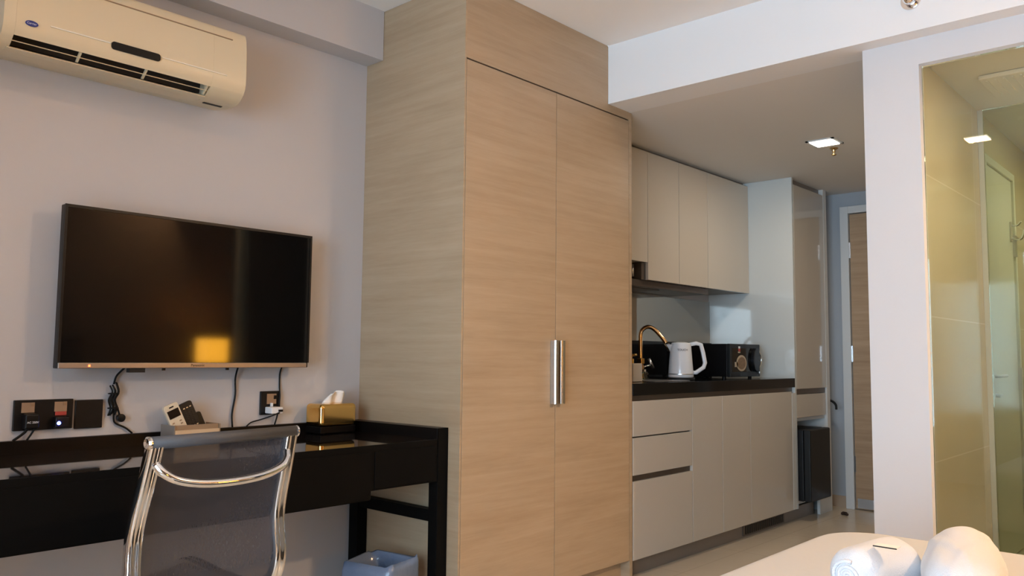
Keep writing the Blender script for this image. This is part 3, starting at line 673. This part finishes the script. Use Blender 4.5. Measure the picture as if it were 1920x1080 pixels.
# ------------------------------------------------------------------ desk
dk = thing('desk', 'long black lacquered desk with a raised back rail along the wall', 'desk', (1.25, 2.5, 0))
DX0, DX1, DZ = 0.02, 2.136, 0.713
box('desktop', DX0, DX1 - .052, 2.242, 2.7585, DZ - .012, DZ, M['lacquer'], dk)
box('back_rail', DX0, DX1, 2.759, 2.7795, 0.50, 0.752, M['blackwood'], dk, bevel=0.002)
box('side_rail', 2.084, DX1, 2.242, 2.7585, 0.660, 0.752, M['blackwood'], dk, bevel=0.002)
box('front_apron', DX0, 2.085, 2.240, 2.2595, 0.560, DZ - .0005, M['blacksatin'], dk, bevel=0.001)
box('drawer_box', 0.35, 1.78, 2.244, 2.70, 0.528, 0.556, M['blacksatin'], dk)
box('drawer_front', 1.795, 2.078, 2.2365, 2.2399, 0.566, 0.690, M['blacksatin'], dk, bevel=0.001)
box('drawer_front', 0.60, 1.78, 2.2365, 2.2399, 0.532, 0.690, M['blacksatin'], dk, bevel=0.001)
for x0, x1, y0, y1 in ((2.086, 2.1355, 2.2405, 2.286), (2.086, 2.1355, 2.705, 2.758), (DX0, 0.07, 2.2605, 2.31), (DX0, 0.07, 2.705, 2.758)):
    box('leg', x0, x1, y0, y1, 0.0, 0.66 if x0 > 1 else 0.70, M['blacksatin'], dk, bevel=0.0015)
box('front_post', 2.0865, 2.136, 2.2385, 2.2404, 0.0, 0.752, M['blacksatin'], dk)
box('side_stretcher', 2.092, 2.130, 2.287, 2.704, 0.410, 0.452, M['blacksatin'], dk, bevel=0.0015)

# things on the desk
tb = thing('tissue_box', 'shiny gold tissue box on a black base in the desk corner', 'tissue box', (1.95, 2.71, 0.7135))
box('base', 1.866, 2.028, 2.656, 2.757, 0.7165, 0.742, M['blackwood'], tb, bevel=0.002)
box('cover', 1.862, 2.032, 2.652, 2.7585, 0.7422, 0.828, M['gold'], tb, bevel=0.016, seg=5)
for x, y in ((1.886, 2.668), (2.022, 2.668), (1.886, 2.748), (2.022, 2.748)):
    lathe('foot', [(0, 0), (0.004, 0.0005), (0.005, 0.002), (0.004, 0.0036), (0, 0.004)], (x, y, 0.7131), M['chrome'], tb, seg=12)
for x, y in ((1.892, 2.6622), (1.984, 2.6622)):
    lathe('stud', [(0, 0), (0.003, 0), (0.002, 0.0018), (0, 0.0020)], (x, y, 0.722), M['chrome'], tb, axis='Y', seg=10)
bm = bmesh.new(); rows = []
for j in range(7):
    t_ = j / 6; row = []
    for i in range(11):
        s_ = i / 10 - .5
        x = 1.950 + s_ * (0.082 - 0.012 * t_) + 0.018 * t_; y = 2.708 + 0.010 * math.sin(s_ * 9 + t_ * 2) - 0.012 * t_ * t_
        z = 0.826 + 0.045 * t_ + 0.006 * math.sin(s_ * 5 + 1.0) * t_ - 0.10 * max(0, s_ - .42) * t_
        row.append(bm.verts.new((x, y, z)))
    rows.append(row)
for a, b in zip(rows, rows[1:]):
    for i in range(10): bm.faces.new((a[i], a[i + 1], b[i + 1], b[i]))
ti = from_bm('tissue', bm, M['paper'], tb, smooth=True)
md = ti.modifiers.new('solid', 'SOLIDIFY'); md.thickness = 0.0012

cd = thing('remote_caddy', 'small light wooden caddy holding remotes on the desk', 'caddy', (1.374, 2.71, 0.7135))
box('front_panel', 1.2981, 1.454, 2.660, 2.666, 0.7135, 0.762, M['lightwood'], cd, bevel=0.001)
box('front_lip', 1.2981, 1.454, 2.6661, 2.674, 0.7135, 0.778, M['brownwood'], cd, bevel=0.001)
box('side_panel', 1.2940, 1.2980, 2.660, 2.757, 0.7135, 0.778, M['kick'], cd, bevel=0.0008)
box('side_panel', 1.4541, 1.4580, 2.660, 2.757, 0.7135, 0.778, M['brownwood'], cd, bevel=0.0008)
box('back_panel', 1.2981, 1.4540, 2.753, 2.757, 0.7135, 0.770, M['brownwood'], cd)
box('floor_panel', 1.2981, 1.4540, 2.6741, 2.7529, 0.7135, 0.718, M['brownwood'], cd)
def remote(name, label, cat, xc, wdt, hgt, thk, base_mat, lean_x, y0, z0, lean_y=0.18):
    r = thing(name, label, cat, (0, 0, 0))
    prism_y('body', rrect(-wdt / 2, wdt / 2, 0, hgt, wdt * 0.18), 0, thk, base_mat, r, bevel=0.002)
    r.location = (xc, y0, z0); r.rotation_euler = (-lean_y, -lean_x, 0)
    return r
r = remote('air_conditioner_remote', 'cream remote with a display, leftmost in the wooden caddy', 'remote control', 1.352, 0.052, 0.128, 0.014, M['remote'], 0.40, 2.700, 0.7290, 0.12)
box('display', -0.020, 0.020, -0.0012, -0.0001, 0.080, 0.108, M['screen'], r)
box('emitter', -0.008, 0.008, -0.0012, -0.0001, 0.115, 0.1195, M['black'], r)
for bx, bz in ((-0.014, 0.064), (0.012, 0.064), (-0.014, 0.054), (0.012, 0.054), (-0.012, 0.042), (0.012, 0.042)): box('button', bx - .0035, bx + .0035, -0.0016, -0.0001, bz - .002, bz + .002, M['brownwood'], r)
r = remote('television_remote', 'long black remote with rows of buttons, middle of the wooden caddy', 'remote control', 1.406, 0.046, 0.134, 0.012, M['blackplastic'], 0.40, 2.700, 0.7285, 0.12)
for i in range(3):
    for j in range(9): box('button', -0.0145 + i * 0.0115, -0.0085 + i * 0.0115, -0.0016, -0.0001, 0.038 + j * 0.0094, 0.0415 + j * 0.0094, M['steel'] if j in (0, 1, 8) else M['greyplastic'], r)
r = remote('spare_remote', 'short plain black remote, rightmost in the wooden caddy', 'remote control', 1.436, 0.040, 0.092, 0.014, M['blackplastic'], 0.40, 2.722, 0.7275, 0.10)

# ------------------------------------------------------------------ chair
ch = thing('office_chair', 'chrome-framed office chair with grey mesh back, pushed to the desk', 'chair', (0, 0, 0))
def rail_pt(s, yy, zz):
    xx = 0.186 + 0.014 * min(1, max(0, (0.82 - zz) / 0.3))
    return Vector((s * xx, yy, zz))
RP = [(0.000, 0.824), (0.012, 0.775), (0.028, 0.715), (0.044, 0.660), (0.054, 0.610), (0.054, 0.565), (0.050, 0.520), (0.052, 0.480), (0.070, 0.440), (0.115, 0.415), (0.20, 0.405), (0.32, 0.412), (0.43, 0.425), (0.47, 0.415)]
iprof = [(0.9, 0.25), (0.9, 0.95), (0.55, 1.1), (-0.55, 1.1), (-0.9, 0.95), (-0.9, 0.25), (-0.62, 0.0), (-0.9, -0.25), (-0.9, -0.95), (-0.55, -1.1), (0.55, -1.1), (0.9, -0.95), (0.9, -0.25), (0.62, 0.0)]
for s in (-1, 1):
    tube('side_rail', [rail_pt(s, y, z) for y, z in RP], 0.0150, M['chrome'], ch, sm=5, prof=iprof, upv=Vector((0, -1, 0)))
tube('top_roll', [(-0.200, 0.0, 0.820), (0.200, 0.0, 0.820)], 0.0145, M['roll'], ch, seg=20)
for s in (-1, 1):
    lathe('end_cap', [(0, 0), (0.0150, 0), (0.0152, 0.005), (0.011, 0.008), (0.006, 0.005), (0, 0.005)], (s * 0.2002, 0, 0.820), M['chrome'], ch, axis='X', seg=24) if s < 0 else \
    lathe('end_cap', [(0, 0), (0.0150, 0), (0.0152, -0.005), (0.011, -0.008), (0, -0.008)], (s * 0.2002, 0, 0.820), M['chrome'], ch, axis='X', seg=24)
bp_ = smooth_path([(y, z, 0) for y, z in RP], 4)
bm = bmesh.new(); rows = []
for q in bp_:
    y, z = q.x, q.y; row = []
    for i in range(15):
        s_ = i / 14 * 2 - 1
        xx = (0.186 + 0.014 * min(1, max(0, (0.82 - z) / 0.3))) - 0.008
        sag = 0.016 * (1 - s_ * s_)
        row.append(bm.verts.new((s_ * xx, y + (sag if z > 0.45 else 0) - 0.002, z - (sag if z <= 0.45 else 0))))
    rows.append(row)
for a, b in zip(rows, rows[1:]):
    for i in range(14): bm.faces.new((a[i], a[i + 1], b[i + 1], b[i]))
from_bm('mesh_back', bm, M['mesh'], ch, smooth=True)
tube('back_brace', [(-0.180, 0.006, 0.772), (-0.168, -0.010, 0.752), (-0.140, -0.020, 0.735), (-0.08, -0.026, 0.722), (0.0, -0.028, 0.718), (0.08, -0.026, 0.722), (0.140, -0.020, 0.735), (0.168, -0.010, 0.752), (0.180, 0.006, 0.772)],
     0.0110, M['chrome'], ch, sm=5, prof=[(.9, -.5), (.9, .5), (.4, .9), (-.4, .9), (-.9, .5), (-.9, -.5), (-.4, -.9), (.4, -.9)], upv=Vector((0, 0, 1)))
tube('seat_brace', [(-0.19, 0.22, 0.392), (-0.10, 0.22, 0.365), (0.10, 0.22, 0.365), (0.19, 0.22, 0.392)], 0.010, M['chrome'], ch, sm=4)
lathe('column', [(0, 0.09), (0.028, 0.09), (0.028, 0.24), (0.017, 0.245), (0.017, 0.355), (0.05, 0.362), (0, 0.362)], (0, 0.22, 0), M['chrome'], ch)
for k_ in range(5):
    a = 2 * PI * k_ / 5 + 0.3; e_ = (math.cos(a) * 0.27, 0.22 + math.sin(a) * 0.27)
    tube('base_arm', [(math.cos(a) * .02, 0.22 + math.sin(a) * .02, 0.105), (e_[0], e_[1], 0.065)], [0.020, 0.012], M['chrome'], ch, seg=8)
    wh = lathe('caster', [(0, -0.020), (0.024, -0.020), (0.026, -0.012), (0.026, 0.012), (0.024, 0.020), (0, 0.020)], (e_[0], e_[1], 0.0265), M['blackplastic'], ch, axis='X', seg=20)
ch.location = (1.0275, 1.837, 0); ch.rotation_euler = (0, 0, math.radians(6.45))

# ------------------------------------------------------------------ waste bin with a bag liner
wb_ = thing('waste_bin', 'grey waste bin lined with a bluish plastic bag, under the desk', 'waste bin', (0, 0, 0))
def rring(hx, hy, r, z, n=5):
    out = []
    for cx, cy, a in ((hx - r, hy - r, 0), (-hx + r, hy - r, PI / 2), (-hx + r, -hy + r, PI), (hx - r, -hy + r, 1.5 * PI)):
        for k_ in range(n + 1):
            t_ = a + PI / 2 * k_ / n; out.append(Vector((cx + r * math.cos(t_), cy + r * math.sin(t_), z)))
    return out
def loft(rings, closed_bottom=True, closed_top=False):
    bm = bmesh.new(); R_ = [[bm.verts.new(p) for p in r_] for r_ in rings]; n = len(R_[0])
    for a, b in zip(R_, R_[1:]):
        for i in range(n): bm.faces.new((a[i], a[(i + 1) % n], b[(i + 1) % n], b[i]))
    if closed_bottom: bm.faces.new(list(reversed(R_[0])))
    if closed_top: bm.faces.new(R_[-1])
    return bm
from_bm('body', loft([rring(.070, .075, .02, .001), rring(.094, .100, .02, .272), rring(.091, .097, .02, .272), rring(.067, .072, .02, .006)], True, True), M['binmat'], wb_, smooth=False)
rg = []
for (hx, hy, z, w_) in ((.105, .110, .170, .006), (.1035, .109, .215, .004), (.101, .107, .262, .003), (.098, .104, .290, .002), (.092, .098, .288, .002), (.085, .090, .262, .006), (.078, .083, .20, .010), (.070, .074, .12, .012)):
    ring = rring(hx, hy, .03, z, 6)
    for i, p in enumerate(ring):
        nn = noise.noise(Vector((p.x * 30, p.y * 30, z * 14)))
        d_ = Vector((p.x, p.y, 0)).normalized()
        p += d_ * w_ * nn * 2.6; p.z += 0.020 * noise.noise(Vector((p.x * 24, p.y * 24, 3))) if z > .2 else 0
    rg.append(ring)
bag = from_bm('bag_liner', loft(rg, False, True), M['plasticbag'], wb_, smooth=True)
wb_.location = (1.935, 2.365, 0); wb_.rotation_euler = (0, 0, math.radians(16))

# ------------------------------------------------------------------ bed and towels
bd = thing('bed', 'double bed with a smooth cream fitted sheet, lower right', 'bed', (1.6, 0.0, 0))
BX0, BX1, BY0, BY1 = 0.80, 2.385, -1.10, 0.915
def slab(name, x0, x1, y0, y1, z0, z1, r, er, m, parent):
    """rounded-corner mattress: plan corner radius r, top edge radius er"""
    cx, cy = (x0 + x1) / 2, (y0 + y1) / 2; hx, hy = (x1 - x0) / 2, (y1 - y0) / 2; rings = []
    for k_ in range(4):
        t_ = PI / 2 * k_ / 3; rings.append((hx - er * (1 - math.sin(t_)), hy - er * (1 - math.sin(t_)), z0 + er * (1 - math.cos(t_))))
    for k_ in range(7):
        t_ = PI / 2 * k_ / 6; rings.append((hx - er * (1 - math.cos(t_)), hy - er * (1 - math.cos(t_)), z1 - er * (1 - math.sin(t_))))
    L = [[p + Vector((cx, cy, 0)) for p in rring(a, b, r - (hx - a), z, 8)] for a, b, z in rings]
    return from_bm(name, loft(L, True, True), m, parent, smooth=False)
mt = slab('mattress', BX0, BX1, BY0, BY1, 0.30, 0.552, 0.16, 0.045, M['bed'], bd)
for p in mt.data.polygons: p.use_smooth = True
mt.modifiers.new('es', 'EDGE_SPLIT').split_angle = math.radians(30)
box('bed_base', BX0 + .02, BX1 - .02, BY0, BY1 - .02, 0.06, 0.2995, M['base'], bd, bevel=0.01)
for x in (BX0 + .1, BX1 - .16):
    for y in (BY0 + .1, BY1 - .16): box('leg', x, x + .06, y, y + .06, 0, 0.0598, M['base'], bd)
box('headboard', BX0 - .05, BX1 + .05, -1.149, -1.101, 0.0, 1.15, M['darkpanel'], bd, bevel=0.01)

def towel_roll(name, label, length, r, loc, rz, ry, seed, plump=0.0, bend=0.0):
    t = thing(name, label, 'towel', (0, 0, 0), 'rolled towels on the bed')
    random.seed(seed); bm = bmesh.new(); N, K = 26, 48; rings = []
    for j in range(N + 1):
        u_ = j / N; x = -length / 2 + length * u_
        endr = 1 - 0.34 * (abs(2 * u_ - 1) ** 7); prof_ = 1 + plump * math.sin(PI * u_)
        ring = []
        for k_ in range(K):
            a = 2 * PI * k_ / K
            rr = r * endr * prof_
            rr *= 1 + (0.060 if plump else 0.03) * noise.noise(Vector((x * 9 + seed, math.cos(a) * 1.4, math.sin(a) * 1.4))) + 0.020 * math.sin(3 * a + x * 16 + seed) + 0.012 * math.sin(7 * a - x * 24)
            # the outer flap of the roll: a soft step
            step = ((a - 0.9 + x * 1.5) % (2 * PI)) / (2 * PI); rr *= 1 + 0.055 * step + (0.075 * max(0, 1 - abs(math.sin(1.5 * a + x * 7 + seed)) * 5) - 0.05 * max(0, 1 - abs(math.sin(1.1 * a - x * 5 + 1)) * 4)) * plump * 9
            y_, z_ = rr * math.cos(a), rr * math.sin(a)
            z_ = max(z_, -r * 0.90)
            ring.append(bm.verts.new((x, y_ + bend * (2 * u_ - 1) ** 2, z_)))
        rings.append(ring)
    for a, b in zip(rings, rings[1:]):
        for k_ in range(K): bm.faces.new((a[k_], a[(k_ + 1) % K], b[(k_ + 1) % K], b[k_]))
    for ring, sgn in ((rings[0], -1), (rings[-1], 1)):          # softly domed ends
        prev = ring; base = [v.co.copy() for v in ring]
        for q, f_ in enumerate((0.86, 0.66, 0.44, 0.22)):
            nr = [bm.verts.new((c_.x + sgn * (0.004 + 0.0012 * q), c_.y * f_, c_.z * f_)) for c_ in base]
            for k_ in range(K): bm.faces.new((prev[k_], prev[(k_ + 1) % K], nr[(k_ + 1) % K], nr[k_]))
            prev = nr
        bm.faces.new(prev)
    o = from_bm('towel_cloth', bm, M['towel'], t, smooth=True)
    md = o.modifiers.new('sub', 'SUBSURF'); md.levels = 1; md.render_levels = 1
    bm = bmesh.new(); sp_ = []
    for q in range(60):
        a = q / 59 * 2 * PI * 2.3; rr = r * (0.10 + 0.50 * q / 59)
        sp_.append((-length / 2 - 0.0065, rr * math.cos(a), rr * math.sin(a) * .92))
    bm_tube(bm, sp_, 0.0042, 6); from_bm('spiral_fold', bm, M['towel'], t, smooth=True)
    t.location = loc; t.rotation_euler = (0, ry, rz)
    return t
towel_roll('rolled_towel', 'small rolled white towel with its spiral end facing the camera', 0.20, 0.053, (1.757, 0.588, 0.552 + 0.048), math.radians(-12), 0.0, 3)
towel_roll('rolled_towel', 'large plump rolled white bath towel, taller one on the bed', 0.44, 0.061, (1.790, 0.437, 0.552 + 0.060), math.radians(13), 0.0, 8, plump=0.12)
cdc = thing('folded_card', 'small white card with a dark edge lying between the two towels', 'card', (1.70, 0.55, 0.6545))
bm = bmesh.new(); bm_box(bm, 1.690, 1.716, 0.528, 0.572, 0.6585, 0.6597); from_bm('card', bm, M['paper'], cdc)
bm = bmesh.new(); bm_box(bm, 1.6885, 1.6899, 0.528, 0.572, 0.6575, 0.6597); from_bm('dark_edge', bm, M['black'], cdc)

# small dark clump on the floor by the entrance
bm = bmesh.new(); random.seed(2)
for i in range(7):
    m_ = Matrix.Translation((5.55 + random.uniform(-.02, .02), 2.05 + random.uniform(-.02, .02), 0.010)) @ Matrix.Rotation(random.uniform(0, 3), 4, 'Z') @ Matrix.Rotation(random.uniform(-.6, .6), 4, 'X')
    bmesh.ops.create_icosphere(bm, subdivisions=1, radius=0.011, matrix=m_)
for v in bm.verts: v.co.z = max(0.0006, v.co.z)
tag(from_bm('dark_clump', bm, mat('dark_brown_clump', (0.04, 0.02, 0.012), 0.8), smooth=True), 'tiny dark brown clump lying on the floor near the entrance door', 'debris')

# ------------------------------------------------------------------ bedside lamps at the headboard wall (reflected in the television)
def bedside(x, y, label, e, zb=0.60):
    n = thing('nightstand', 'dark wooden nightstand ' + label, 'nightstand', (x, y, 0))
    box('body', x - .17, x + .17, y - .16, y + .16, 0.05, zb - .02, M['darkpanel'], n, bevel=0.004)
    box('top', x - .18, x + .18, y - .17, y + .17, zb - .0198, zb, M['darkpanel'], n, bevel=0.004)
    box('plinth', x - .15, x + .15, y - .14, y + .14, 0, 0.0498, M['darkpanel'], n)
    t = thing('table_lamp', 'square-shaded warm table lamp ' + label, 'lamp', (x, y, zb))
    lathe('base', [(0, 0), (0.06, 0), (0.06, 0.012), (0.012, 0.02), (0.010, 0.33), (0, 0.33)], (x, y, zb + .0003), M['steel'], t)
    boxes('lamp_shade', [(x - .088, x - .086, y - .088, y + .088, .94, 1.13), (x + .086, x + .088, y - .088, y + .088, .94, 1.13),
                         (x - .086, x + .086, y - .088, y - .086, .94, 1.13), (x - .086, x + .086, y + .086, y + .088, .94, 1.13)], M['shade'], t)
    lamp('table_lamp_bulb', 'POINT', (x, y, 1.06), e, (1.0, 0.50, 0.16), 0.05)
bedside(3.29, -0.82, 'in the niche right of the bed', 42)
bedside(0.45, -0.90, 'left of the bed', 30)
